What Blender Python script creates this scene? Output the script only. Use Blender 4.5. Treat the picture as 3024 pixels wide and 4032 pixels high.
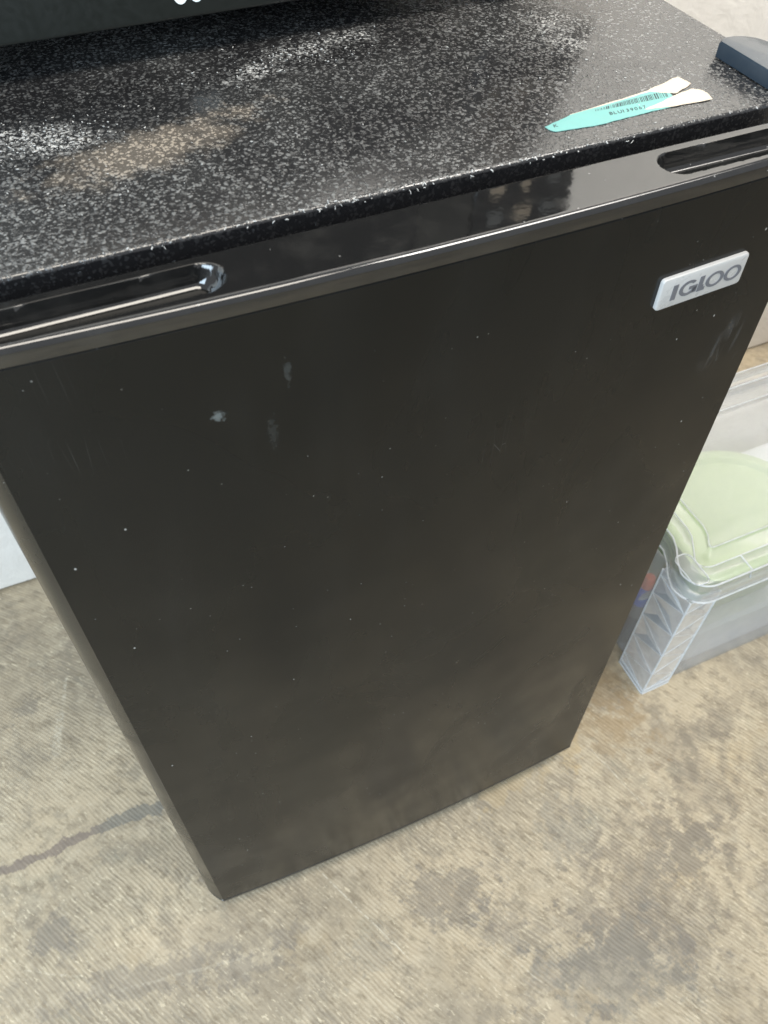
import bpy, bmesh, math, random
from mathutils import Vector, Matrix
R = math.radians
random.seed(7)
for o in list(bpy.data.objects): bpy.data.objects.remove(o)
S = bpy.context.scene
C = S.collection

# ---------------------------------------------------------------- camera
cd = bpy.data.cameras.new('camera'); cam = bpy.data.objects.new('camera', cd); C.objects.link(cam)
cam.location = (-0.1634, -0.2709, 0.9459)
cam.rotation_euler = (R(39.1037), R(-0.5672), R(-23.9292))
cd.sensor_fit = 'VERTICAL'; cd.sensor_height = 36.0; cd.lens = 3271.9 / 4032 * 36
cd.clip_start = 0.01; cd.clip_end = 60
cd.dof.use_dof = True; cd.dof.focus_distance = 0.50; cd.dof.aperture_fstop = 15
S.camera = cam
# ---------------------------------------------------------------- world and lamps
w = bpy.data.worlds.new('World'); S.world = w; w.use_nodes = True
bg = w.node_tree.nodes['Background']; bg.inputs['Color'].default_value = (0.93, 0.96, 1.0, 1); bg.inputs['Strength'].default_value = 0.46
def area(name, loc, target, sx, sy, power, col):
    l = bpy.data.lights.new(name, 'AREA'); l.shape = 'RECTANGLE'; l.size = sx; l.size_y = sy; l.energy = power; l.color = col
    o = bpy.data.objects.new(name, l); C.objects.link(o); o.location = loc
    o.rotation_euler = (Vector(target) - Vector(loc)).to_track_quat('-Z', 'Y').to_euler()
    return o
area('overhead_light', (-0.25, -0.55, 2.5), (-0.1, -0.1, 0.0), 1.4, 0.65, 25, (1.0, 0.93, 0.82))
area('overhead_light', (0.95, -0.15, 2.05), (0.75, 0.5, 1.1), 1.1, 0.4, 12.5, (1.0, 0.95, 0.88)).data.spread = R(88)  # added light: brightens the upper wall so the fridge reflects it
area('open_doorway', (-1.9, -1.25, 1.15), (0.0, 0.2, 0.4), 1.5, 1.9, 92, (0.68, 0.85, 1.0))
S.render.engine = 'CYCLES'
S.cycles.use_denoising = True
S.cycles.max_bounces = 10; S.cycles.transparent_max_bounces = 24; S.cycles.transmission_bounces = 10
S.cycles.caustics_reflective = False; S.cycles.caustics_refractive = False
S.view_settings.view_transform = 'Standard'; S.view_settings.look = 'None'
S.view_settings.exposure = 0.0; S.view_settings.gamma = 1.0; S.view_settings.use_curve_mapping = False

# ---------------------------------------------------------------- material helpers
class NT:
    def __init__(s, name):
        s.m = bpy.data.materials.new(name); s.m.use_nodes = True; s.t = s.m.node_tree; s.n = s.t.nodes
        s.b = s.n['Principled BSDF']; s.out = s.n['Material Output']
        s.pos = None
    def set(s, inp, v):
        if isinstance(v, bpy.types.NodeSocket): s.t.links.new(v, inp)
        else: inp.default_value = v
    def P(s):
        if s.pos is None: s.pos = s.n.new('ShaderNodeNewGeometry').outputs['Position']
        return s.pos
    def math(s, op, a, b=None, c=None, clamp=False):
        x = s.n.new('ShaderNodeMath'); x.operation = op; x.use_clamp = clamp; s.set(x.inputs[0], a)
        if b is not None: s.set(x.inputs[1], b)
        if c is not None: s.set(x.inputs[2], c)
        return x.outputs[0]
    def vec(s, op, a, b):
        x = s.n.new('ShaderNodeVectorMath'); x.operation = op; s.set(x.inputs[0], a); s.set(x.inputs[1], b); return x.outputs[0]
    def mapping(s, v, loc=(0,0,0), rot=(0,0,0), sc=(1,1,1)):
        x = s.n.new('ShaderNodeMapping'); s.set(x.inputs['Vector'], v)
        x.inputs['Location'].default_value = loc; x.inputs['Rotation'].default_value = rot; x.inputs['Scale'].default_value = sc
        return x.outputs[0]
    def noise(s, v, scale, detail=2.0, rough=0.5, dist=0.0, color=False):
        x = s.n.new('ShaderNodeTexNoise'); s.set(x.inputs['Vector'], v); x.inputs['Scale'].default_value = scale
        x.inputs['Detail'].default_value = detail; x.inputs['Roughness'].default_value = rough; x.inputs['Distortion'].default_value = dist
        return x.outputs['Color' if color else 'Fac']
    def voro(s, v, scale, feature='F1', out='Distance', rnd=1.0):
        x = s.n.new('ShaderNodeTexVoronoi'); x.feature = feature; s.set(x.inputs['Vector'], v); x.inputs['Scale'].default_value = scale
        x.inputs['Randomness'].default_value = rnd
        return x.outputs[out]
    def rng(s, v, a, b, c=0.0, d=1.0, smooth=True):
        x = s.n.new('ShaderNodeMapRange'); x.interpolation_type = 'SMOOTHSTEP' if smooth else 'LINEAR'; s.set(x.inputs[0], v)
        for i, k in enumerate((a, b, c, d)): s.set(x.inputs[1 + i], k)
        return x.outputs[0]
    def mix(s, f, a, b):
        x = s.n.new('ShaderNodeMix'); x.data_type = 'RGBA'; s.set(x.inputs[0], f)
        s.set(x.inputs[6], a if isinstance(a, bpy.types.NodeSocket) else (*a, 1)); s.set(x.inputs[7], b if isinstance(b, bpy.types.NodeSocket) else (*b, 1))
        return x.outputs[2]
    def xyz(s, v):
        x = s.n.new('ShaderNodeSeparateXYZ'); s.set(x.inputs[0], v); return x.outputs
    def bump(s, h, strength, dist, normal=None):
        x = s.n.new('ShaderNodeBump'); s.set(x.inputs['Height'], h); x.inputs['Strength'].default_value = strength; x.inputs['Distance'].default_value = dist
        if normal is not None: s.set(x.inputs['Normal'], normal)
        return x.outputs[0]
    def bs(s, **k):
        for a, v in k.items():
            a = {'color': 'Base Color', 'rough': 'Roughness', 'normal': 'Normal', 'spec': 'Specular IOR Level', 'metal': 'Metallic',
                 'coat': 'Coat Weight', 'coatr': 'Coat Roughness', 'ior': 'IOR', 'trans': 'Transmission Weight', 'sheen': 'Sheen Weight'}[a]
            if a == 'Base Color' and isinstance(v, tuple): v = (*v, 1)
            s.set(s.b.inputs[a], v)
        return s.m
def plain(name, col, rough=0.4, var=0.12, scale=60, spec=0.5, bump=0.0):
    t = NT(name); n = t.noise(t.P(), scale, 3)
    d = tuple(c * (1 - var) for c in col); e = tuple(min(1, c * (1 + var)) for c in col)
    k = dict(color=t.mix(n, d, e), rough=t.rng(n, 0.2, 0.8, rough * 0.8, rough * 1.2), spec=spec)
    if bump: k['normal'] = t.bump(t.noise(t.P(), scale * 8, 2), bump, 0.001)
    return t.bs(**k)

# ---- embossed black paint of the cabinet
GLINTS = ((-0.038, 0.174, 0.016, 0.012), (-0.008, 0.190, 0.022, 0.011), (0.024, 0.198, 0.018, 0.010), (-0.165, 0.148, 0.026, 0.011), (-0.142, 0.136, 0.026, 0.009), (0.145, 0.175, 0.018, 0.022), (0.138, 0.145, 0.012, 0.014))
def mat_emboss():
    t = NT('embossed_black_paint'); p = t.P()
    wv = t.vec('ADD', p, t.vec('MULTIPLY', t.vec('SUBTRACT', t.noise(p, 330, 2, color=True), (0.5, 0.5, 0.5)), (0.0036, 0.0036, 0.0036)))
    n2 = t.noise(p, 560, 2.2, 0.6, 0.1); n3 = t.noise(p, 950, 1, 0.5)
    d = t.voro(wv, 470, 'F1'); cell = t.xyz(t.voro(wv, 470, 'F1', 'Color'))
    rad = t.rng(cell[0], 0.0, 1.0, 0.30, 0.66)
    peb = t.math('MULTIPLY', t.rng(d, rad, t.math('MULTIPLY', rad, 0.45), 0.0, 1.0), t.rng(cell[1], 0.05, 0.40))
    peb = t.math('MAXIMUM', peb, t.rng(n2, 0.54, 0.68, 0.0, 0.7))
    up = t.rng(t.xyz(t.n.new('ShaderNodeNewGeometry').outputs['Normal'])[2], 0.4, 0.9)
    h = t.math('MULTIPLY', t.math('ADD', peb, t.math('MULTIPLY', n3, 0.16)), t.rng(up, 0, 1, 0.25, 1.0))
    nb = t.bump(h, 0.7, 0.00030)
    x, y, z = t.xyz(p)
    # film of dust on the pebble tops, in drifts, and a rubbed tan patch
    drift = t.rng(t.noise(p, 9, 3, 0.6), 0.38, 0.68)
    ux = t.math('SUBTRACT', x, -0.108); uy = t.math('SUBTRACT', t.math('SUBTRACT', y, 0.117), t.math('MULTIPLY', ux, 0.25))
    jit = t.math('MULTIPLY', t.math('SUBTRACT', t.noise(p, 60, 5, 0.75), 0.5), 3.0)
    e = t.math('ADD', t.math('SQRT', t.math('ADD', t.math('POWER', t.math('DIVIDE', ux, 0.052), 2), t.math('POWER', t.math('DIVIDE', uy, 0.019), 2))), jit)
    patch = t.rng(e, 1.35, 0.25, 0.0, 1.0)
    top = t.math('MULTIPLY', peb, t.rng(cell[2], 0.0, 1.0, 0.25, 1.0))
    fine = t.rng(t.noise(p, 900, 2, 0.6), 0.60, 0.70)
    f = t.math('MULTIPLY', top, t.math('ADD', 0.15, t.math('MULTIPLY', drift, 0.26)))
    f = t.math('ADD', f, t.math('MULTIPLY', fine, t.math('MULTIPLY', drift, 0.20)), clamp=True)
    # lamp glints on the bumps, painted into the colour: x, y, rx, ry
    pj = t.math('MULTIPLY', t.math('SUBTRACT', t.noise(p, 50, 4, 0.7), 0.5), 3.2); glint_mask = 0.0
    for cx, cy, rx, ry in GLINTS:
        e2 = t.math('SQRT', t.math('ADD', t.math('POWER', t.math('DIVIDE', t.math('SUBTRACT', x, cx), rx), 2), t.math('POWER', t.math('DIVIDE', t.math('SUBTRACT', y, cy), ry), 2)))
        glint_mask = t.math('MAXIMUM', glint_mask, t.rng(t.math('ADD', e2, pj), 1.3, 0.1, 0.0, 1.0))
    glint = t.math('MULTIPLY', glint_mask, t.rng(t.noise(p, 620, 3, 0.65), 0.50, 0.64))
    col = t.mix(f, t.mix(drift, (0.012, 0.012, 0.013), (0.030, 0.030, 0.030)), (0.52, 0.53, 0.52))
    col = t.mix(t.math('MULTIPLY', patch, t.rng(peb, 0.0, 0.8, 0.24, 0.90)), col, (0.40, 0.34, 0.27))
    col = t.mix(t.math('MULTIPLY', glint, 0.85), col, (0.74, 0.74, 0.72))
    col = t.mix(up, (0.010, 0.010, 0.011), col)
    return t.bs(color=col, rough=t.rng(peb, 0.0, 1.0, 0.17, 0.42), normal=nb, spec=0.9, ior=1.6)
def mat_door():
    t = NT('black_door_paint'); p = t.P(); x, y, z = t.xyz(p)
    fine = t.noise(t.mapping(p, sc=(1, 1, 0.35)), 1400, 2, 0.6)
    nb = t.bump(fine, 0.10, 0.0004, t.bump(t.noise(p, 7, 2, 0.5), 0.5, 0.006))
    smear = t.rng(t.noise(t.mapping(p, sc=(1, 1, 0.25)), 22, 4, 0.6), 0.45, 0.8)
    col = t.mix(t.math('MULTIPLY', smear, 0.014), (0.0046, 0.0051, 0.0050), (0.25, 0.25, 0.24))
    # little white flecks, sparse
    q = t.voro(t.mapping(p, rot=(0, R(30), 0), sc=(1, 1, 0.7)), 95, 'F1'); cell = t.xyz(t.voro(t.mapping(p, rot=(0, R(30), 0), sc=(1, 1, 0.7)), 95, 'F1', 'Color'))
    fl = t.math('MULTIPLY', t.rng(q, t.rng(cell[1], 0, 1, 0.03, 0.085), 0.02, 0, 1), t.math('GREATER_THAN', cell[0], 0.74))
    col = t.mix(t.math('MULTIPLY', fl, 0.5), col, (0.55, 0.55, 0.52))
    q2 = t.voro(p, 230, 'F1'); c2 = t.xyz(t.voro(p, 230, 'F1', 'Color'))
    fl2 = t.math('MULTIPLY', t.rng(q2, 0.14, 0.05, 0, 1), t.math('MULTIPLY', t.math('GREATER_THAN', c2[0], 0.90), t.rng(t.noise(p, 12, 2), 0.42, 0.6)))
    col = t.mix(t.math('MULTIPLY', fl2, 0.30), col, (0.55, 0.55, 0.52))
    # chalky scuffs and a wiped hand smear: (x, z, rx, rz, strength)
    for cx, cz, rx, rz, st in ((-0.1209, 0.6909, 0.0035, 0.0035, 0.20), (-0.0885, 0.707, 0.0022, 0.009, 0.045), (-0.0985, 0.6725, 0.003, 0.013, 0.022)):
        e = t.math('SQRT', t.math('ADD', t.math('POWER', t.math('DIVIDE', t.math('SUBTRACT', x, cx), rx), 2), t.math('POWER', t.math('DIVIDE', t.math('SUBTRACT', z, cz), rz), 2)))
        e = t.math('ADD', e, t.math('MULTIPLY', t.math('SUBTRACT', t.noise(p, 380, 3, 0.7), 0.5), 2.4))
        col = t.mix(t.math('MULTIPLY', t.rng(e, 1.0, 0.3, 0, 1), st), col, (0.50, 0.56, 0.56))
    hx = t.math('SUBTRACT', x, 0.176); hz = t.math('SUBTRACT', z, 0.636)
    e = t.math('SQRT', t.math('ADD', t.math('POWER', t.math('DIVIDE', t.math('SUBTRACT', hx, t.math('MULTIPLY', hz, 0.3)), 0.016), 2), t.math('POWER', t.math('DIVIDE', hz, 0.022), 2)))
    stripe = t.rng(t.noise(t.mapping(p, rot=(0, R(-20), 0), sc=(1, 0.1, 0.16)), 170, 2, 0.5), 0.46, 0.66)
    hand = t.math('MULTIPLY', t.rng(e, 1.1, 0.4, 0, 1), stripe)
    col = t.mix(t.math('MULTIPLY', hand, 0.055), col, (0.55, 0.58, 0.62))
    # hairline scratches
    sc_ = t.voro(t.mapping(p, rot=(0, R(35), 0), sc=(14, 1, 1.2)), 9, 'DISTANCE_TO_EDGE')
    scr = t.math('MULTIPLY', t.rng(sc_, 0.006, 0.0, 0, 1), t.rng(t.noise(p, 14, 2), 0.62, 0.75))
    col = t.mix(t.math('MULTIPLY', scr, 0.12), col, (0.4, 0.4, 0.38))
    return t.bs(color=col, rough=t.rng(t.noise(t.mapping(p, sc=(1, 1, 0.6)), 9, 4, 0.6, 0.8), 0.35, 0.65, 0.15, 0.33), normal=nb, spec=0.36)
def mat_gloss(name, rough=0.09, spec=0.9, col=(0.010, 0.010, 0.010)):
    t = NT(name); p = t.P()
    film = t.rng(t.noise(p, 40, 4, 0.65), 0.45, 0.75)
    q = t.voro(p, 260, 'F1'); cell = t.xyz(t.voro(p, 260, 'F1', 'Color'))
    fl = t.math('MULTIPLY', t.rng(q, 0.13, 0.05, 0, 1), t.math('GREATER_THAN', cell[1], 0.93))
    c = t.mix(t.math('MULTIPLY', film, 0.03), col, (0.35, 0.34, 0.31)); c = t.mix(t.math('MULTIPLY', fl, 0.5), c, (0.6, 0.6, 0.58))
    return t.bs(color=c, rough=t.rng(film, 0, 1, rough, rough + 0.08), spec=spec, ior=1.6, normal=t.bump(t.noise(p, 120, 2), 0.03, 0.002))

# ---- trowel-ribbed concrete
def mat_floor():
    t = NT('ribbed_concrete'); p = t.P(); x, y, z = t.xyz(p)
    wob = t.vec('MULTIPLY', t.vec('SUBTRACT', t.noise(p, 5, 3, 0.5, color=True), (0.5, 0.5, 0.5)), (0.018, 0.018, 0))
    wob2 = t.vec('MULTIPLY', t.vec('SUBTRACT', t.noise(p, 45, 2, 0.5, color=True), (0.5, 0.5, 0.5)), (0.003, 0.003, 0))
    pw = t.vec('ADD', t.vec('ADD', p, wob), wob2)
    # the trowel ribs fan gently: s is constant along one rib
    px, py, _ = t.xyz(pw)
    k = t.math('MAXIMUM', t.math('SUBTRACT', py, 0.09), 0.0)
    sc = t.math('ADD', t.math('ADD', px, t.math('MULTIPLY', py, 0.50)), t.math('MULTIPLY', t.math('MULTIPLY', k, k), 0.6))
    cx_ = t.n.new('ShaderNodeCombineXYZ'); t.set(cx_.inputs[0], t.math('MULTIPLY', sc, 0.9)); t.set(cx_.inputs[1], py); pr = cx_.outputs[0]
    wv = t.n.new('ShaderNodeTexWave'); t.set(wv.inputs['Vector'], pr); wv.inputs['Scale'].default_value = 2 * math.pi / 0.0042 / 20
    wv.inputs['Distortion'].default_value = 1.6; wv.inputs['Detail'].default_value = 1; wv.inputs['Detail Scale'].default_value = 1.2
    rib = wv.outputs['Fac']
    strk = t.noise(t.mapping(pr, sc=(1, 0.16, 1)), 260, 3, 0.6)
    strk2 = t.noise(t.mapping(pr, sc=(1, 0.5, 1)), 120, 4, 0.7)
    mask = t.rng(t.noise(p, 7, 4, 0.6), 0.36, 0.58)
    big = t.noise(p, 4.2, 6, 0.62); mid = t.noise(p, 17, 5, 0.65); spk = t.noise(p, 150, 3, 0.6)
    base = t.mix(t.rng(big, 0.36, 0.62), (0.290, 0.258, 0.210), (0.530, 0.455, 0.345))
    base = t.mix(t.math('MULTIPLY', t.rng(t.noise(t.vec('ADD', p, (3.1, 1.7, 0)), 6, 4, 0.6), 0.52, 0.70), 0.55), base, (0.46, 0.36, 0.225))
    base = t.mix(t.math('MULTIPLY', t.rng(mid, 0.48, 0.62), 0.70), base, (0.235, 0.212, 0.180))
    base = t.mix(t.math('MULTIPLY', t.rng(t.noise(t.vec('ADD', p, (7.7, 2.2, 0)), 11, 5, 0.7), 0.56, 0.70), 0.5), base, (0.235, 0.235, 0.200))
    base = t.mix(t.math('MULTIPLY', t.rng(t.noise(t.vec('ADD', p, (5.5, 4.1, 0)), 38, 5, 0.7), 0.48, 0.64), 0.5), base, (0.225, 0.196, 0.158))
    base = t.mix(t.math('MULTIPLY', t.rng(t.noise(t.vec('ADD', p, (2.5, 6.1, 0)), 30, 5, 0.7), 0.50, 0.66), 0.5), base, (0.56, 0.50, 0.40))
    # flakes of light paste left on the rib tops
    lite = t.math('MULTIPLY', t.rng(rib, 0.1, 0.9, 0.42, 1.0), t.math('MULTIPLY', t.rng(strk, 0.40, 0.60), t.math('ADD', 0.10, t.math('MULTIPLY', mask, 0.50))))
    base = t.mix(lite, base, (0.56, 0.495, 0.385))
    base = t.mix(t.math('MULTIPLY', t.rng(strk2, 0.50, 0.68), 0.6), base, (0.225, 0.188, 0.140))
    base = t.mix(t.math('MULTIPLY', t.rng(spk, 0.60, 0.74), 0.45), base, (0.60, 0.55, 0.46))
    base = t.mix(t.math('MULTIPLY', t.rng(t.noise(t.vec('ADD', p, (1.3, 8.2, 0)), 75, 3, 0.6), 0.64, 0.74), 0.5), base, (0.17, 0.15, 0.125))
    fk = t.math('MULTIPLY', t.rng(t.noise(t.mapping(pr, sc=(1, 0.35, 1)), 330, 2, 0.6), 0.58, 0.68), t.rng(t.noise(p, 20, 3, 0.6), 0.40, 0.58))
    base = t.mix(t.math('MULTIPLY', fk, 0.6), base, (0.74, 0.67, 0.53))
    nz = t.math('SUBTRACT', t.noise(p, 24, 5, 0.7), 0.5)
    nz2 = t.math('SUBTRACT', t.noise(p, 70, 4, 0.7), 0.5)
    jag = t.math('ADD', t.math('MULTIPLY', nz, 4.0), t.math('MULTIPLY', nz2, 4.0))
    # stains and tinted patches: (x, y, rx, ry, angle, strength, colour)
    G = (0.195, 0.180, 0.168); B = (0.215, 0.215, 0.205); Br = (0.225, 0.195, 0.160)
    for cx, cy, rx, ry, an, st, colr in (
        (0.010, -0.085, 0.050, 0.026, -25, 0.75, G), (0.045, -0.125, 0.022, 0.030, 10, 0.6, G), (-0.372, 0.319, 0.020, 0.014, 20, 0.6, G),
        (-0.390, 0.345, 0.045, 0.030, 0, 0.4, Br), (-0.385, 0.050, 0.024, 0.015, -10, 0.8, G), (-0.37, 0.028, 0.018, 0.012, 30, 0.5, G),
        (-0.24, 0.075, 0.050, 0.028, -40, 0.6, Br), (-0.205, 0.048, 0.022, 0.014, 30, 0.6, G), (-0.30, -0.030, 0.10, 0.014, -9, 0.6, G),
        (-0.215, -0.060, 0.045, 0.013, -10, 0.6, G), (-0.165, -0.048, 0.020, 0.012, 0, 0.6, G), (0.250, -0.150, 0.060, 0.024, 12, 0.55, B),
        (0.16, -0.075, 0.040, 0.030, 20, 0.5, B), (0.33, -0.035, 0.050, 0.030, -10, 0.5, Br), (0.42, -0.03, 0.05, 0.02, 10, 0.5, Br),
        (0.17, -0.20, 0.07, 0.03, -30, 0.5, G), (0.06, -0.19, 0.03, 0.02, 10, 0.5, G), (0.215, -0.225, 0.012, 0.008, 0, 0.8, G), (0.10, -0.24, 0.012, 0.009, 0, 0.8, G),
        (0.21, -0.16, 0.11, 0.055, 20, 0.75, Br), (0.13, -0.215, 0.07, 0.04, -20, 0.6, B), (0.33, -0.10, 0.06, 0.04, 30, 0.5, Br), (-0.36, 0.43, 0.04, 0.02, 0, 0.4, Br), (0.275, 0.01, 0.05, 0.04, 0, 0.45, (0.33, 0.235, 0.125)), (0.29, 0.06, 0.03, 0.07, 0, 0.5, (0.30, 0.21, 0.11)),  # last two: yellowish shade between fridge and bin put into the colour
        (-0.10, -0.10, 0.03, 0.02, 0, 0.4, B), (0.13, 0.0, 0.05, 0.02, 8, 0.6, (0.50, 0.40, 0.25)), (0.21, 0.02, 0.02, 0.03, 8, 0.6, (0.52, 0.41, 0.25))):
        q = t.mapping(t.vec('ADD', p, (-cx, -cy, 0)), rot=(0, 0, R(-an))); qx, qy, _ = t.xyz(q)
        e = t.math('SQRT', t.math('ADD', t.math('POWER', t.math('DIVIDE', qx, rx), 2), t.math('POWER', t.math('DIVIDE', qy, ry), 2)))
        e = t.math('ADD', e, jag)
        base = t.mix(t.math('MULTIPLY', t.rng(e, 1.15, 0.55, 0, 1), st * 0.70), base, colr)
    # old sealed crack: a dark streak running along x at y = 0.137
    cw = t.math('ADD', t.rng(x, -0.43, -0.27, 0.004, 0.0085), t.math('ADD', t.math('MULTIPLY', nz, 0.034), t.math('MULTIPLY', nz2, 0.014)))
    dy = t.math('ABSOLUTE', t.math('SUBTRACT', t.math('ADD', y, t.math('MULTIPLY', t.math('SUBTRACT', t.noise(p, 13, 3, 0.6), 0.5), 0.028)), 0.137))
    cm = t.math('MULTIPLY', t.rng(t.math('SUBTRACT', cw, dy), -0.0006, 0.0016), t.rng(x, -0.10, -0.19, 0, 1))
    base = t.mix(t.math('MULTIPLY', cm, 0.72), base, t.mix(t.rng(x, -0.335, -0.305), (0.185, 0.155, 0.150), (0.185, 0.188, 0.182)))
    # pale scratches: x0 y0 x1 y1 width strength
    for x0, y0, x1, y1, wd, st in ((-0.112, 0.0, -0.055, -0.125, 0.0010, 0.85), (-0.12, -0.105, -0.075, -0.19, 0.0007, 0.5), (-0.318, 0.345, -0.330, 0.30, 0.0030, 0.6),
                                   (-0.333, 0.30, -0.350, 0.236, 0.0075, 0.45), (-0.43, 0.035, -0.36, -0.005, 0.0014, 0.4), (-0.34, -0.028, -0.20, -0.052, 0.0022, 0.22),
                                   (0.235, 0.0, 0.262, -0.12, 0.0011, 0.5), (0.02, -0.13, 0.06, -0.20, 0.0010, 0.45)):
        L = math.hypot(x1 - x0, y1 - y0); an = math.atan2(y1 - y0, x1 - x0)
        q = t.mapping(t.vec('ADD', t.vec('ADD', p, wob2), (-x0, -y0, 0)), rot=(0, 0, -an)); qx, qy, _ = t.xyz(q)
        m = t.math('MULTIPLY', t.rng(t.math('ABSOLUTE', qy), wd, wd * 0.3, 0, 1), t.math('MULTIPLY', t.rng(qx, -0.004, 0.01), t.rng(qx, L, L - 0.02, 0, 1)))
        m = t.math('MULTIPLY', m, t.rng(t.noise(p, 150, 4, 0.7), 0.40, 0.58))
        base = t.mix(t.math('MULTIPLY', m, st), base, (0.66, 0.63, 0.55))
    base = t.vec('MULTIPLY', base, (0.92, 0.888, 0.815))
    h = t.math('ADD', t.math('MULTIPLY', rib, t.math('ADD', 0.25, t.math('MULTIPLY', mask, 0.75))), t.math('ADD', t.math('MULTIPLY', strk, 0.8), t.math('MULTIPLY', mid, 1.2)))
    return t.bs(color=base, rough=t.rng(strk2, 0.3, 0.7, 0.42, 0.7), normal=t.bump(h, 0.22, 0.0010), spec=0.4)
def mat_wall():
    t = NT('wall_paint'); p = t.P()
    n = t.noise(p, 55, 4, 0.6, 0.6); sw = t.noise(p, 22, 3, 0.6, 1.5)
    c = t.mix(t.rng(sw, 0.4, 0.65), (0.76, 0.735, 0.695), (0.80, 0.775, 0.735))
    return t.bs(color=c, rough=0.6, normal=t.bump(t.math('ADD', n, t.math('MULTIPLY', sw, 1.2)), 0.25, 0.003), spec=0.3)

# ---- translucent polypropylene
def mat_poly(name, tint, solid, rough=0.25):
    t = NT(name); p = t.P(); t.n.remove(t.b)
    tr = t.n.new('ShaderNodeBsdfTransparent'); tr.inputs[0].default_value = (*[0.94 + 0.06 * c for c in tint], 1)
    df = t.n.new('ShaderNodeBsdfDiffuse'); tl = t.n.new('ShaderNodeBsdfTranslucent'); gl = t.n.new('ShaderNodeBsdfGlossy')
    n = t.noise(p, 70, 3, 0.6)
    t.set(df.inputs['Color'], t.mix(n, tuple(c * 0.88 for c in tint), tint)); tl.inputs['Color'].default_value = (*tint, 1)
    gl.inputs['Roughness'].default_value = rough; gl.inputs['Color'].default_value = (1, 1, 1, 1)
    nb = t.bump(t.noise(p, 35, 2), 0.05, 0.002)
    for q in (gl,): t.set(q.inputs['Normal'], nb)
    def mx(f, a, b):
        x = t.n.new('ShaderNodeMixShader'); t.set(x.inputs[0], f); t.t.links.new(a, x.inputs[1]); t.t.links.new(b, x.inputs[2]); return x.outputs[0]
    fr = t.n.new('ShaderNodeFresnel'); fr.inputs['IOR'].default_value = 1.45
    body = mx(t.rng(n, 0.2, 0.8, solid * 0.85, solid * 1.15), tr.outputs[0], mx(0.4, df.outputs[0], tl.outputs[0]))
    t.t.links.new(mx(t.math('MULTIPLY', fr.outputs[0], 0.5, clamp=True), body, gl.outputs[0]), t.out.inputs['Surface'])
    return t.m

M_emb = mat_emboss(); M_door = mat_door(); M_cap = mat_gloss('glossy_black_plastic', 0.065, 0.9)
M_satin = mat_gloss('satin_black_plastic', 0.28, 0.6, (0.014, 0.015, 0.014))
M_hinge = mat_gloss('slate_blue_plastic', 0.16, 0.8, (0.030, 0.045, 0.062))
M_rub = plain('black_rubber', (0.010, 0.010, 0.010), 0.6)
M_floor = mat_floor(); M_wall = mat_wall()
M_badge = plain('silver_badge', (0.45, 0.45, 0.445), 0.30, 0.04, 200); M_letter = plain('grey_badge_print', (0.12, 0.125, 0.14), 0.5, 0.05)
M_teal = plain('teal_label_paper', (0.21, 0.49, 0.46), 0.6, 0.10, 160); M_paper = plain('torn_label_paper', (0.70, 0.61, 0.49), 0.75, 0.10, 120)
M_ink = plain('label_ink', (0.030, 0.05, 0.055), 0.6)
M_mw = plain('microwave_black_front', (0.012, 0.014, 0.012), 0.42, 0.10, 300, 0.4, 0.05); M_white = plain('white_print', (0.80, 0.86, 0.86), 0.5, 0.03)
M_glass = mat_gloss('dark_glass', 0.06, 0.7, (0.012, 0.012, 0.012)); M_tan = plain('tan_button_print', (0.50, 0.40, 0.29), 0.5, 0.5, 350)
M_poly = mat_poly('clear_polypropylene', (0.92, 0.96, 1.0), 0.21); M_post = mat_poly('frosted_polypropylene', (0.95, 0.97, 1.0), 0.74)
M_rib = mat_poly('thick_polypropylene', (0.95, 0.98, 1.0), 0.75); M_lid = mat_poly('clear_lid_plastic', (0.93, 0.96, 0.96), 0.15, 0.15)
M_green = plain('pale_green_plastic', (0.45, 0.57, 0.31), 0.35, 0.06, 30)
M_blue = plain('blue_plastic', (0.01, 0.11, 0.70), 0.35); M_orange = plain('orange_plastic', (0.95, 0.14, 0.02), 0.4); M_dark = plain('charcoal_plastic', (0.02, 0.02, 0.02), 0.4)
M_grey = plain('grey_plastic', (0.16, 0.165, 0.16), 0.4); M_lint_glint = plain('white_lint_and_glints', (0.72, 0.71, 0.68), 0.8)

# ---------------------------------------------------------------- mesh helpers
def tag(o, label=None, cat=None, group=None, kind=None):
    for k, v in (('label', label), ('category', cat), ('group', group), ('kind', kind)):
        if v: o[k] = v
    return o
def thing(name, loc, label, cat):
    o = bpy.data.objects.new(name, None); C.objects.link(o); o.location = loc; o.empty_display_size = 0.05
    return tag(o, label, cat)
def origin(o):
    v = Vector((0, 0, 0))
    while o is not None: v += o.location; o = o.parent
    return v
def obj(name, bm, mat, parent=None, smooth=True, angle=35):
    bmesh.ops.recalc_face_normals(bm, faces=bm.faces)
    me = bpy.data.meshes.new(name); bm.to_mesh(me); bm.free(); me.materials.append(mat)
    if smooth:
        me.shade_smooth()
        me.set_sharp_from_angle(angle=R(angle))
    o = bpy.data.objects.new(name, me); C.objects.link(o)
    if parent is not None: o.parent = parent; o.location = -origin(parent)    # meshes are written in world coordinates
    return o
def box(bm, x0, x1, y0, y1, z0, z1, bev=0.0, seg=2):
    b = bmesh.new(); bmesh.ops.create_cube(b, size=1)
    for v in b.verts: v.co = Vector((x0 + (v.co.x + .5) * (x1 - x0), y0 + (v.co.y + .5) * (y1 - y0), z0 + (v.co.z + .5) * (z1 - z0)))
    if bev: bmesh.ops.bevel(b, geom=b.edges[:], offset=bev, segments=seg, profile=0.5, affect='EDGES')
    me = bpy.data.meshes.new('t'); b.to_mesh(me); b.free(); bm.from_mesh(me); bpy.data.meshes.remove(me); return bm
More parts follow.
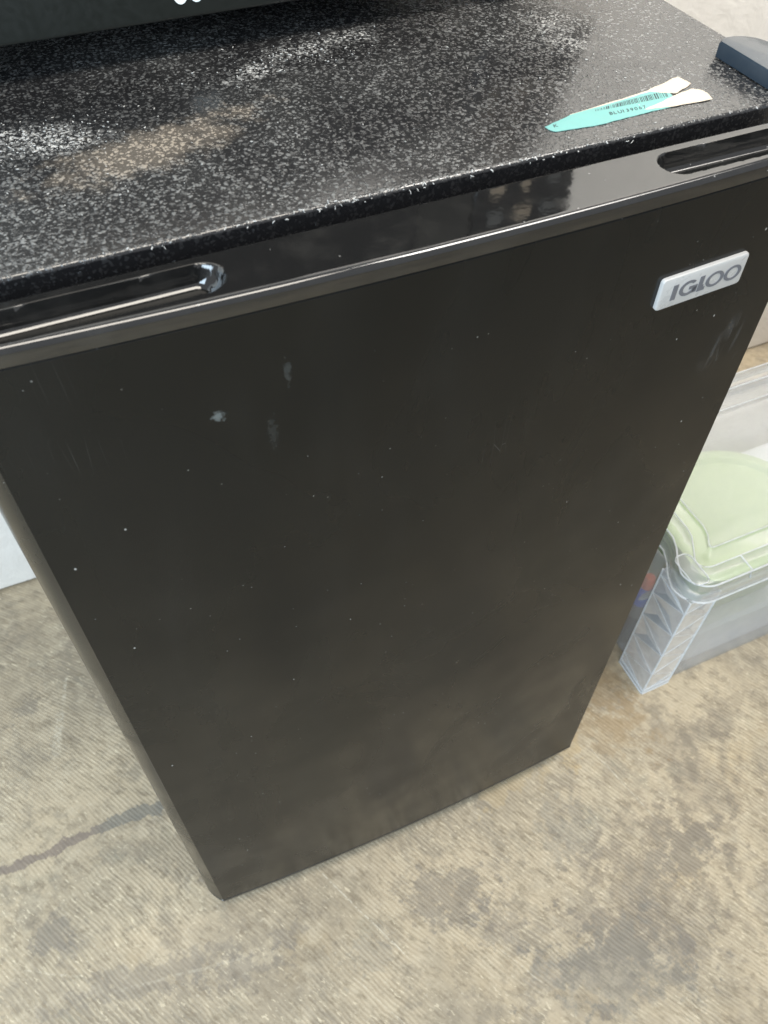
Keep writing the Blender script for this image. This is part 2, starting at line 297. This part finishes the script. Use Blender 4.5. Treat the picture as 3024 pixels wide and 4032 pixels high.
def prism(bm, pts, z0, z1, fn=lambda x, y, z: (x, y, z)):
    a = [bm.verts.new(fn(x, y, z0)) for x, y in pts]; b = [bm.verts.new(fn(x, y, z1)) for x, y in pts]; n = len(pts)
    for i in range(n): bm.faces.new((a[i], a[(i + 1) % n], b[(i + 1) % n], b[i]))
    bm.faces.new(a[::-1]); bm.faces.new(b); return bm
def loft(bm, loops, close=True, cap0=True, cap1=True):
    vs = [[bm.verts.new(c) for c in L] for L in loops]
    for A, B in zip(vs, vs[1:]):
        n = len(A)
        for i in range(n if close else n - 1): bm.faces.new((A[i], A[(i + 1) % n], B[(i + 1) % n], B[i]))
    if cap0: bm.faces.new(vs[0][::-1])
    if cap1: bm.faces.new(vs[-1])
    return bm
def tube(bm, pts, r, n=6):
    pts = [Vector(p) for p in pts]; loops = []
    for i, p in enumerate(pts):
        d = (pts[min(i + 1, len(pts) - 1)] - pts[max(i - 1, 0)]).normalized(); a = d.orthogonal().normalized(); b = d.cross(a)
        rr = r[i] if isinstance(r, (list, tuple)) else r
        loops.append([p + (a * math.cos(2 * math.pi * k / n) + b * math.sin(2 * math.pi * k / n)) * rr for k in range(n)])
    return loft(bm, loops)
def rrect(x0, x1, y0, y1, r, z, n=6):
    out = []
    for cx, cy, a0 in ((x1 - r, y0 + r, -90), (x1 - r, y1 - r, 0), (x0 + r, y1 - r, 90), (x0 + r, y0 + r, 180)):
        for k in range(n + 1):
            a = R(a0 + 90 * k / n); out.append((cx + r * math.cos(a), cy + r * math.sin(a), z))
    return out
def lathe(bm, c, prof, n=20):
    return loft(bm, [[(c[0] + r * math.cos(2 * math.pi * k / n), c[1] + r * math.sin(2 * math.pi * k / n), c[2] + z) for k in range(n)] for r, z in prof])

# ---------------------------------------------------------------- setting
b = bmesh.new(); g = 24
for i in range(g + 1):
    for j in range(g + 1): b.verts.new((-3 + 6.5 * i / g, -3 + 3.6 * j / g, 0))
b.verts.ensure_lookup_table()
for i in range(g):
    for j in range(g): b.faces.new([b.verts[k] for k in (i * (g + 1) + j, (i + 1) * (g + 1) + j, (i + 1) * (g + 1) + j + 1, i * (g + 1) + j + 1)])
tag(obj('floor', b, M_floor), 'worn tan concrete floor with trowel ribs and dark stains', None, None, 'structure')
b = bmesh.new(); box(b, -2.6, 3.4, 0.508, 0.60, 0.004, 2.4, 0.002)
tag(obj('wall', b, M_wall), 'plain off white painted wall behind the fridge', None, None, 'structure')

# ---------------------------------------------------------------- mini fridge
W2 = 0.225; ZD = 0.7496; YD = 0.0265; ZB = 0.7507; YB = 0.0396; BOW = 0.0075; RD = 0.012; WR = 0.2127
fr = thing('mini_fridge', (0, 0.25, 0), 'black mini fridge with bowed door and pebbled top on the concrete floor', 'fridge')
def yf(x, ins=0.0):
    a = abs(x); y = -BOW * (1 - (a / W2) ** 2)
    we = WR if x > 0 else W2
    if a > we - RD:
        t = min(1.0, (a - we + RD) / RD); y += 0.0095 * t + 0.0130 * (1 - math.sqrt(max(0, 1 - t * t)))
    return y + ins
b = bmesh.new(); box(b, -W2, W2, YB, 0.478, 0.022, ZB, 0.0022, 3)
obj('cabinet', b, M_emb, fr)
def xsamples(step):
    n = round((W2 + WR) / step); xs = [-W2 + (W2 + WR) * i / n for i in range(n + 1)]
    ends = [RD * (1 - math.sin(math.pi / 2 * k / 12)) for k in range(13)]
    xs = [x for x in xs if -W2 + RD + 1e-4 < x < WR - RD - 1e-4] + [WR - e for e in ends] + [-W2 + e for e in ends]
    return sorted(set(round(x, 6) for x in xs))
# front sheet of the door
def slab(z0, z1, ins, edge, foot=0.0):
    bm = bmesh.new(); xs = xsamples(0.012); s = (W2 - ins) / W2
    def loop(z, d): return [(x * (s - d), yf(x, ins + d), z) for x in xs] + [(x * (s - d), YD - d, z) for x in reversed(xs[1:-1])]
    L = [loop(z0, edge), loop(z0 + edge, 0), loop(z1 - edge, 0), loop(z1, edge)]
    if foot: L[:2] = [loop(z0 + foot * (1 - math.sin(R(a))), foot * (1 - math.cos(R(a)))) for a in (90, 72, 54, 36, 18, 0)]
    return loft(bm, L)
door = obj('door', slab(0.0372, 0.7402, 0.0004, 0.0005), M_door, fr, angle=12)
# moulded top cap with two scooped grips
HW = 0.0100; CY = 0.0112
def recess(x, y):
    dep = 0.0
    for xa, xb in ((-0.205, -0.1053 - HW), (0.1045 + HW, 0.197)):
        cx = min(max(x, xa), xb); s = math.hypot(x - cx, y - CY) - HW
        rf = 0.0011
        if s < rf:
            t = min(1.0, max(0.0, -s / HW))
            pw = 3.2 - 1.5 * min(1, abs(x - cx) / (0.5 * HW)); d = 0.0105 * (1 - (1 - t) ** pw) ** (1 / pw) if s < 0 else 0.0
            # soften the rim
            k = (rf - s) / (2 * rf)
            d = max(d * min(1, max(0, (rf - s) / (2.2 * rf))), rf * 0.55 * min(1, k) ** 2) if s > -1.4 * rf else d
            dep = max(dep, d)
    return dep
bm = bmesh.new(); rows = []
xs = xsamples(0.0009); RF = 0.0034; RB = 0.0011
for x in xs:
    f = yf(x); r = YD; sec = []
    sec.append((f, 0.7410)); sec.append((f, 0.7430))
    wd = r - f; rf = min(RF, wd * 0.45)
    for k in range(9):
        a = math.pi / 2 * k / 8; sec.append((f + rf * (1 - math.cos(a)), ZD - rf * (1 - math.sin(a))))
    y0 = f + rf; y1 = r - RB; N = 70
    for k in range(1, N): sec.append((y0 + (y1 - y0) * k / N, ZD))
    for k in range(5):
        a = math.pi / 2 * (1 - k / 4); sec.append((r - RB * (1 - math.cos(a)), ZD - RB * (1 - math.sin(a))))
    sec.append((r, 0.7410))
    # shallow end rounding at both sides
    e = (WR if x > 0 else W2) - abs(x); dz = 0.0025 * (1 - math.sqrt(max(0.0, 1 - (1 - min(1, e / 0.0025)) ** 2)))
    rows.append([bm.verts.new((x, y, z - (dz if z > 0.745 else 0) - (recess(x, y) if z > 0.7440 else 0))) for y, z in sec])
for A, B in zip(rows, rows[1:]):
    for i in range(len(A) - 1): bm.faces.new((A[i], A[i + 1], B[i + 1], B[i]))
bm.faces.new(rows[0]); bm.faces.new(rows[-1][::-1])
obj('top_cap', bm, M_cap, door, angle=60)
obj('bottom_cap', slab(0.0295, 0.0364, 0.0002, 0.0006, 0.0030), M_satin, door, angle=40)
b = bmesh.new(); loft(b, [rrect(-0.212, 0.200, YD - 0.001, YB + 0.001, 0.004, z) for z in (0.045, 0.735)])
obj('gasket', b, M_rub, door)
# hinge cover on the right front corner
b = bmesh.new()
def hc(d, z): return [(0.2006 + d, 0.030, z), (0.2254 - d, 0.030, z)] + [(0.2254 - d - 0.017 + 0.017 * math.cos(R(a)), 0.0815 + (0.0172 - d) * math.sin(R(a)), z) for a in range(0, 91, 9)] + [(0.2045 + d, 0.0985 - d, z), (0.2006 + d, 0.0955 - d, z)]
loft(b, [hc(0, ZB + 0.0004), hc(0, ZB + 0.0072), hc(0.0006, ZB + 0.0084), hc(0.0018, ZB + 0.0089)])
obj('hinge_cover', b, M_hinge, fr)
for x in (-0.19, 0.19):
    for y in (0.075, 0.44):
        b = bmesh.new(); lathe(b, (x, y, 0), [(0.013, 0.0), (0.014, 0.003), (0.012, 0.006), (0.008, 0.008), (0.008, 0.024)]); obj('foot', b, M_rub, fr)
# badge, set on the bowed door
bx0, bx1, bz0, bz1 = 0.1094, 0.1649, 0.6795, 0.6982
sl = 2 * BOW * 0.137 / W2 ** 2
def bd(x, z, d): return (x, yf(0.137) + (x - 0.137) * sl - d, z + (x - 0.137) * 0.018)
def bl(d, ins): return [bd(x, z, d) for x, z, _ in rrect(bx0 + ins, bx1 - ins, bz0 + ins, bz1 - ins, 0.0019, 0, 5)]
b = bmesh.new(); loft(b, [bl(-0.0004, 0), bl(0.0012, 0), bl(0.0018, 0.0003), bl(0.0020, 0.0009)])
badge = tag(obj('badge', b, M_badge, fr), 'silver name plate with grey lettering')
def ring(cx, cz, a, c, ta, tc, a0, a1, n=40):
    P = []
    for k in range(n + 1): q = R(a0 + (a1 - a0) * k / n); P.append((cx + a * math.cos(q), cz + c * math.sin(q)))
    for k in range(n, -1, -1): q = R(a0 + (a1 - a0) * k / n); P.append((cx + (a - ta) * math.cos(q), cz + (c - tc) * math.sin(q)))
    return P
def strip(bm, P, d0, d1, fn):
    n = len(P) // 2; q = [[bm.verts.new(fn(x, z, d)) for x, z in P] for d in (d0, d1)]
    for i in range(n - 1):
        o = (i, i + 1, 2 * n - 2 - i, 2 * n - 1 - i)
        bm.faces.new([q[0][k] for k in o]); bm.faces.new([q[1][k] for k in o])
        bm.faces.new((q[0][o[0]], q[0][o[1]], q[1][o[1]], q[1][o[0]])); bm.faces.new((q[0][o[2]], q[0][o[3]], q[1][o[3]], q[1][o[2]]))
    for k0, k1 in ((0, 2 * n - 1), (n - 1, n)): bm.faces.new((q[0][k0], q[0][k1], q[1][k1], q[1][k0]))
    return bm
def letter(polys):
    bm = bmesh.new()
    for P in polys: (strip if len(P) > 4 else prism)(bm, [(x, z + 0.0002) for x, z in P], 0.0016, 0.00225, bd)
    obj('letter', bm, M_letter, badge, False)
def rect(x0, x1, z0, z1, sk=0.0): return [(x0, z0), (x1, z0), (x1 + sk, z1), (x0 + sk, z1)]
zb_, zt_ = 0.6838, 0.6930; zc_ = (zb_ + zt_) / 2; hh = (zt_ - zb_) / 2
letter([rect(0.1172, 0.1203, zb_, zt_)])
letter([ring(0.1277, zc_, 0.0058, hh, 0.0024, 0.0016, 42, 352, 40), rect(0.1284, 0.1336, zc_ - 0.0012, zc_ + 0.0006), rect(0.1308, 0.1336, zb_ + 0.0006, zc_ - 0.0011)])
letter([rect(0.1344, 0.1372, zb_, zt_), rect(0.1371, 0.1392, zb_, zb_ + 0.0020), rect(0.1371, 0.1381, zb_ + 0.0019, zb_ + 0.0034)])
letter([ring(0.1449, zc_, 0.0058, hh, 0.0022, 0.0014, 0, 180, 24), ring(0.1449, zc_, 0.0058, hh, 0.0022, 0.0014, 180, 360, 24)])
letter([ring(0.1567, zc_, 0.0056, hh, 0.0021, 0.0014, 0, 180, 24), ring(0.1567, zc_, 0.0056, hh, 0.0021, 0.0014, 180, 360, 24)])
# torn price sticker on the top
def jagged(P, amt, seed, sub=6):
    rr = random.Random(seed); out = []
    for i, (p, q) in enumerate(zip(P, P[1:] + P[:1])):
        for k in range(sub):
            t = k / sub; a = amt if k else 0
            out.append((p[0] + (q[0] - p[0]) * t + rr.uniform(-a, a), p[1] + (q[1] - p[1]) * t + rr.uniform(-a, a)))
    return out
def flat(name, P, z0, z1, mat, parent, lab=None):
    bm = bmesh.new(); prism(bm, P, z0, z1); bmesh.ops.triangulate(bm, faces=[f for f in bm.faces if len(f.verts) > 4])
    o = obj(name, bm, mat, parent, False)
    if lab: o['label'] = lab
    return o
stk = flat('sticker', jagged([(0.0723, 0.0627), (0.0730, 0.0588), (0.0746, 0.0566), (0.0984, 0.0542), (0.1231, 0.0555), (0.1440, 0.0562), (0.1500, 0.0640), (0.1506, 0.0686), (0.1440, 0.0745), (0.1200, 0.0716), (0.0903, 0.0684)], 0.0003, 1), ZB + 0.0002, ZB + 0.00040, M_teal, fr, 'torn teal price sticker with part of a barcode')
flat('paper_backing', jagged([(0.1279, 0.0586), (0.1450, 0.0556), (0.1668, 0.0546), (0.1684, 0.0600), (0.1680, 0.0649), (0.1640, 0.0683), (0.1560, 0.0668), (0.1500, 0.0652), (0.1400, 0.0618)], 0.00025, 2), ZB + 0.00042, ZB + 0.00060, M_paper, stk, 'bare torn paper flap')
flat('paper_backing', jagged([(0.1410, 0.0752), (0.1500, 0.0690), (0.1535, 0.0672), (0.1610, 0.0702), (0.1676, 0.0735), (0.1658, 0.0828), (0.1600, 0.0815)], 0.0004, 3), ZB + 0.00036, ZB + 0.00052, M_paper, stk, 'bare torn paper strip')
flat('paper_backing', jagged([(0.0905, 0.0683), (0.1200, 0.0712), (0.1430, 0.0741), (0.1425, 0.0758), (0.1200, 0.0728), (0.0905, 0.0690)], 0.0003, 4), ZB + 0.00022, ZB + 0.00034, M_paper, stk, 'thin pale torn edge')
b = bmesh.new(); rr = random.Random(5); s = 0.0
while s < 1.0:
    wd = rr.choice((0.006, 0.010, 0.010, 0.018)); p0 = Vector((0.1041, 0.0667)).lerp(Vector((0.1476, 0.0657)), s); p1 = Vector((0.1060, 0.0698)).lerp(Vector((0.1503, 0.0722)), s)
    p1 = p0.lerp(p1, 0.55 + 0.4 * min(1, s * 2.2)); d = 0.0435 * wd
    prism(b, [(p0.x, p0.y), (p0.x + d, p0.y), (p1.x + d, p1.y), (p1.x, p1.y)], ZB + 0.00038, ZB + 0.00044); s += wd + rr.choice((0.008, 0.014, 0.02))
obj('barcode', b, M_ink, stk, False)
def text_mesh(txt, size, fn, mat, parent, name='letter', off=0.0):
    for i, ch in enumerate(txt):
        cu = bpy.data.curves.new('t', 'FONT'); cu.body = ch; cu.size = size; cu.offset = off; cu.extrude = 0.00005
        to = bpy.data.objects.new('t', cu); C.objects.link(to); dg = bpy.context.evaluated_depsgraph_get()
        me = bpy.data.meshes.new_from_object(to.evaluated_get(dg)); bpy.data.objects.remove(to)
        bm = bmesh.new(); bm.from_mesh(me); bpy.data.meshes.remove(me)
        for v in bm.verts: v.co = fn(i, v.co)
        obj(name, bm, mat, parent, False)
text_mesh('BLU139067', 0.0040, lambda i, c: Vector((0.1084 + i * 0.00245 + c.x * 0.95 + c.y * 0.35, 0.0604 - i * 0.00009 + c.y, ZB + 0.00046 + c.z)), M_ink, stk)
text_mesh('K', 0.0040, lambda i, c: Vector((0.0760 + c.x + c.y * 0.3, 0.0603 + c.y, ZB + 0.00046 + c.z)), M_ink, stk)
# lint caught along the front edge of the top and dust flakes, plus flake clusters standing in for glints
bm = bmesh.new(); rr = random.Random(11)
for k in range(120):
    u = rr.random(); x = -0.02 + rr.gauss(0, 0.055) if u < 0.55 else rr.uniform(-0.21, 0.20)
    y = YB + rr.uniform(-0.0006, 0.0012); z = ZB - rr.uniform(-0.0002, 0.0022) if y < YB else ZB + 0.0003
    n = rr.randint(1, 3); p = Vector((x, y - 0.0004, z)); d = Vector((rr.uniform(-1, 1), rr.uniform(-0.8, 0.2), rr.uniform(-0.9, 0.5))); pts = [p.copy()]
    for i in range(n):
        d = (d + Vector((rr.uniform(-.8, .8), rr.uniform(-.5, .3), rr.uniform(-.6, .6)))).normalized(); p = p + d * rr.uniform(0.0003, 0.0008); pts.append(p.copy())
    tube(bm, pts, rr.uniform(0.00010, 0.00026), 4)
for k in range(620):
    if rr.random() < 0.4: x, y = rr.gauss(-0.155, 0.024), rr.gauss(0.143, 0.011)
    elif rr.random() < 0.4: x, y = rr.gauss(-0.01, 0.03), rr.gauss(0.186, 0.010)
    else: x, y = rr.uniform(-0.21, 0.2), rr.uniform(0.045, 0.19)
    if abs(x) > 0.22 or y < 0.043 or y > 0.46: continue
    r = rr.uniform(0.00012, 0.00042); a = rr.uniform(0, 6); q = Vector((math.cos(a), math.sin(a), rr.uniform(-.2, .2))) * r * rr.uniform(0.8, 2.0)
    c0 = Vector((x, y, ZB + 0.0004)); tube(bm, [c0 - q, c0, c0 + q], [r * 0.3, r * 0.6, r * 0.3], 4)
tag(obj('lint_and_glints', bm, M_lint_glint, fr, False), 'white lint and dust flakes with added glint flecks on the top', None, None, 'stuff')

# ---------------------------------------------------------------- microwave standing on the fridge
MY = 0.2025; MZ = 0.7707; MT = 1.012; ML = -0.236; MR = 0.2045; SX = 0.121
mw = thing('microwave_oven', (-0.016, 0.34, ZB), 'black microwave oven on short feet on top of the mini fridge', 'microwave')
b = bmesh.new(); box(b, ML + 0.004, MR - 0.0003, MY + 0.022, 0.490, MZ + 0.002, MT - 0.002, 0.003); obj('casing', b, M_satin, mw)
b = bmesh.new(); box(b, ML, SX - 0.0008, MY, MY + 0.021, MZ, MT, 0.0022, 3); md = obj('door', b, M_mw, mw)
b = bmesh.new(); box(b, ML + 0.035, SX - 0.045, MY - 0.0008, MY + 0.004, MZ + 0.042, MT - 0.035, 0.0006); obj('window', b, M_glass, md)
b = bmesh.new(); box(b, SX + 0.0004, MR, MY, MY + 0.021, MZ, MT, 0.0022, 3); cp = obj('control_panel', b, M_glass, mw)
b = bmesh.new(); box(b, SX + 0.012, MR - 0.012, MY - 0.0006, MY + 0.004, MT - 0.052, MT - 0.022, 0.0005); obj('display', b, M_glass, cp)
rr = random.Random(3)
for r_ in range(6):
    for c_ in range(3):
        x = SX + 0.018 + c_ * 0.0235; z = MZ + 0.045 + r_ * 0.0235
        bw = rr.uniform(0.007, 0.0165); bh = rr.uniform(0.005, 0.010); b = bmesh.new(); P = [(x + q[0], q[1]) for q in rrect(-bw / 2, bw / 2, z + 0.006 - bh / 2, z + 0.006 + bh / 2, 0.0022, 0, 4)]
        prism(b, P, MY + 0.002, MY - 0.0012, lambda x, z, y: (x, y, z)); obj('button', b, M_tan if rr.random() < 0.7 else M_grey, cp)
for cx, a, c in ((-0.0656, 0.0040, 0.0056), (-0.0572, 0.0040, 0.0056)):
    bm = bmesh.new()
    for a0, a1 in ((0, 180), (180, 360)): strip(bm, ring(cx, 0.7780 + c, a, c, 0.0017, 0.0020, a0, a1, 20), MY + 0.0002, MY - 0.0005, lambda x, z, y: (x, y, z))
    obj('letter', bm, M_white, md, False)
for x in (ML + 0.05, MR - 0.05):
    for y in (MY + 0.05, 0.455):
        b = bmesh.new(); lathe(b, (x, y, ZB + 0.0002), [(0.011, 0.0), (0.012, 0.003), (0.010, 0.0215)]); obj('foot', b, M_rub, mw)

# ---------------------------------------------------------------- clear storage bin
BX0, BX1, BY0, BY1 = 0.345, 0.765, 0.037, 0.283
bn = thing('storage_bin', (0.55, 0.16, 0), 'clear plastic storage bin with faceted corner posts and a snap lid', 'storage bin')
H = 0.208; b = bmesh.new()
T = 0.003
outer = [rrect(BX0, BX1, BY0, BY1, 0.012, 0.001), rrect(BX0 - T, BX1 + T, BY0 - T, BY1 + T, 0.012, H)]
inner = [rrect(BX0 - T + 0.0016, BX1 + T - 0.0016, BY0 - T + 0.0016, BY1 + T - 0.0016, 0.011, H), rrect(BX0 + 0.0016, BX1 - 0.0016, BY0 + 0.0016, BY1 - 0.0016, 0.011, 0.003)]
loft(b, outer + inner); obj('tub', b, M_poly, bn, angle=50)
# faceted posts: a zigzag of triangles on two faces meeting in a ridge
def post(sx, sy):
    # local frame: ridge corner at (cx, cy), faces run inwards along +x*sx and +y*sy
    cx = (BX0 - 0.0115) if sx > 0 else (BX1 + 0.0115); cy = (BY0 - 0.0045) if sy > 0 else (BY1 + 0.0045)
    def at(u, v, z): k = 0.0010 * z / H; return (cx + sx * (u - k), cy + sy * (v - k), z)
    zs = [0.004 + i * (H - 0.004) / 4.5 for i in range(5)] + [H]
    bm = bmesh.new(); rb = bmesh.new()
    A = 0.040; D = 0.010; AL = 0.049
    for face in (0, 1):
        def pt(s, dep, z): return at(s * A, dep, z) if face == 0 else at(dep, s * AL, z)
        Cn = [pt(0.0, 0.0, z) for z in zs]; E = [pt(1.0, 0.0006, 0.004)] + [pt(1.0, 0.0006, (z0 + z1) / 2) for z0, z1 in zip(zs, zs[1:])] + [pt(1.0, 0.0006, H)]
        V = {}
        def v(p):
            key = tuple(round(c, 6) for c in p)
            if key not in V: V[key] = bm.verts.new(p)
            return V[key]
        def tri(a_, b_, c_, dep):
            m = (Vector(a_) + Vector(b_) + Vector(c_)) / 3
            m = m + (Vector((0, sy * dep, 0)) if face == 0 else Vector((sx * dep, 0, 0))); m = m + Vector((0, 0, -0.004))
            for q0, q1 in ((a_, b_), (b_, c_), (c_, a_)): bm.faces.new((v(q0), v(q1), v(m)))
        for i in range(len(zs) - 1):
            tri(Cn[i], Cn[i + 1], E[i + 1], 0.0012)
            tube(rb, (Cn[i], E[i + 1]), 0.0004, 4); tube(rb, (Cn[i + 1], E[i + 1]), 0.0004, 4)
        for i in range(len(zs)): tri(E[i], E[i + 1], Cn[i], 0.0036)
        # return wall and foot
        tube(rb, [pt(1.0, 0.0006, 0.004), pt(1.0, 0.0006, H)], 0.0010, 6)
        e0, e1 = pt(1.0, 0.0006, 0.002), pt(1.0, 0.0006, H); i0, i1 = pt(1.0, D, 0.002), pt(1.0, D, H)
        bm.faces.new([bm.verts.new(c) for c in (e0, i0, i1, e1)])
        tube(rb, [pt(0.0, -0.0006, 0.0016), pt(0.5, -0.0004, 0.0016), pt(1.0, 0.0, 0.0016)], 0.0014, 6)
        tube(rb, [pt(0.0, -0.0003, 0.0072), pt(1.0, 0.0003, 0.0105)], 0.0007, 5)
    tube(rb, [at(0, 0, 0.002), at(0, 0, H)], 0.0011, 6)
    p = obj('corner_post', bm, M_post, bn, False)
    obj('rib', rb, M_rib, p)
for sx in (1, -1):
    for sy in (1, -1): post(sx, sy)
# lid: stepped rim, sunk panel with a bead
LX0, LX1, LY0, LY1 = 0.3285, 0.7815, 0.0265, 0.2935; LZ = 0.206
b = bmesh.new()
def ll(i, z):
    P = rrect(LX0 + i, LX1 - i, LY0 + i, LY1 - i, max(0.006, 0.030 - i * 0.55), z, 8); Q = []
    for p, q in zip(P, P[1:] + P[:1]):       # points along the straight sides
        n = 14 if abs(p[1] - q[1]) > 0.12 else 1
        Q += [tuple(p[k] + (q[k] - p[k]) * j / n for k in range(3)) for j in range(n)]
    def grip(y):                             # the short sides are drawn in for the hands
        t = min(1, max(0, (min(y - LY0, LY1 - y) - 0.028) / 0.050)); return 0.022 * t * t * (3 - 2 * t)
    return [(x + (grip(y) if x < (LX0 + LX1) / 2 else -grip(y)), y, z) for x, y, z in Q]
L = [ll(0, LZ), ll(-0.0012, LZ + 0.0015), ll(0.001, LZ + 0.010), ll(0.0035, LZ + 0.0115), ll(0.005, LZ + 0.0215), ll(0.008, LZ + 0.0235), ll(0.024, LZ + 0.0235), ll(0.027, LZ + 0.021), ll(0.030, LZ + 0.0150),
     ll(0.046, LZ + 0.0150), ll(0.0475, LZ + 0.0168), ll(0.050, LZ + 0.0168), ll(0.0515, LZ + 0.0150), ll(0.0525, LZ + 0.0145)]
loft(b, L, True, False, True)
lid = obj('lid', b, M_lid, bn, angle=40)
md_ = lid.modifiers.new('thickness', 'SOLIDIFY'); md_.thickness = 0.0014; md_.offset = -1
b = bmesh.new()
for i, z, r in ((-0.0012, LZ + 0.0010, 0.0012), (0.0045, LZ + 0.0222, 0.0010), (0.0255, LZ + 0.0232, 0.0008), (0.0487, LZ + 0.0172, 0.0007)):
    P = ll(i, z); tube(b, P + P[:1], r, 5)
for x in (0.405, 0.47, 0.54, 0.61, 0.68): tube(b, [(x, LY0 + 0.003, LZ + 0.012), (x, LY0 + 0.006, LZ + 0.0236), (x, LY0 + 0.024, LZ + 0.0242)], 0.0009, 5)
obj('rim_bead', b, M_rib, lid)
P = rrect(LX0 + 0.006, LX0 + 0.026, LY0 + 0.010, LY0 + 0.050, 0.007, LZ + 0.0232, 5)
b = bmesh.new(); loft(b, [P, [(x, y, z + 0.0024) for x, y, z in P], [(x + (LX0 + 0.016 - x) * 0.10, y + (LY0 + 0.030 - y) * 0.06, z + 0.0030) for x, y, z in P]], True, False, True)
obj('corner_tab', b, M_lid, lid)
b = bmesh.new(); tube(b, [(x, y, z + 0.0026) for x, y, z in P + P[:1]], 0.0006, 5); obj('tab_bead', b, M_rib, lid)

# ---------------------------------------------------------------- what is inside the bin
def dloop(x0, x1, y0, yc, ins, z, r=0.022):
    cx = (x0 + x1) / 2; rad = (x1 - x0) / 2 - ins; out = []
    for k in range(7): a = R(180 + 90 * k / 6); out.append((x0 + ins + r + r * math.cos(a), y0 + ins + r + r * math.sin(a), z))
    for k in range(7): a = R(270 + 90 * k / 6); out.append((x1 - ins - r + r * math.cos(a), y0 + ins + r + r * math.sin(a), z))
    for k in range(25): a = R(180 * k / 24); out.append((cx + rad * math.cos(a), yc + rad * math.sin(a), z))
    return out
b = bmesh.new(); A = (0.371, 0.565, 0.044, 0.116)
loft(b, [dloop(*A, 0.030, 0.075), dloop(*A, 0.024, 0.078), dloop(*A, 0.012, 0.150), dloop(*A, 0.006, 0.196), dloop(*A, 0.0, 0.197), dloop(*A, 0.0, 0.201), dloop(*A, 0.006, 0.203), dloop(*A, 0.012, 0.2015), dloop(*A, 0.016, 0.196), dloop(*A, 0.022, 0.1945)])
tag(obj('plastic_tub', b, M_green), 'pale green covered tub with a rounded end inside the clear storage bin', 'tub')
b = bmesh.new(); loft(b, [rrect(0.375, 0.745, 0.048, 0.272, 0.02, 0.0042), rrect(0.375, 0.745, 0.048, 0.272, 0.02, 0.069), rrect(0.380, 0.740, 0.053, 0.267, 0.02, 0.0735)])
tag(obj('white_box', b, plain('white_plastic', (0.84, 0.88, 0.94), 0.4, 0.05, 20)), 'flat whitish box under the green tub inside the clear storage bin', 'box')
bt = thing('squeeze_bottle', (0.3568, 0.108, 0.004), 'blue and grey bottle with an orange cap inside the clear storage bin', 'bottle')
c0 = (0.3568, 0.108, 0.004)
b = bmesh.new(); lathe(b, c0, [(0.0085, 0.0), (0.0095, 0.003), (0.0095, 0.060), (0.0088, 0.0605)]); obj('base', b, M_dark, bt)
b = bmesh.new(); lathe(b, c0, [(0.0095, 0.0610), (0.0100, 0.063), (0.0100, 0.086), (0.0095, 0.088)]); obj('sleeve', b, M_grey, bt)
b = bmesh.new(); lathe(b, c0, [(0.0108, 0.0885), (0.0112, 0.090), (0.0112, 0.110), (0.009, 0.116), (0.006, 0.1185)]); obj('body', b, M_blue, bt)
b = bmesh.new(); lathe(b, c0, [(0.0065, 0.1190), (0.0075, 0.120), (0.0070, 0.136), (0.005, 0.139)]); obj('cap', b, M_orange, bt)
pn = thing('marker_pen', (0.350, 0.118, 0.006), 'thin blue capped marker pen leaning in the corner of the clear bin', 'marker')
p0 = Vector((0.3520, 0.150, 0.006)); p1 = Vector((0.3490, 0.0745, 0.172))
b = bmesh.new(); tube(b, [p0, p0.lerp(p1, 0.05), p0.lerp(p1, 0.90)], [0.002, 0.0036, 0.0036], 10); obj('barrel', b, M_white, pn)
b = bmesh.new(); tube(b, [p0.lerp(p1, 0.905), p0.lerp(p1, 0.92), p0.lerp(p1, 0.99), p1], [0.0040, 0.0044, 0.0044, 0.003], 10); obj('cap', b, M_blue, pn)
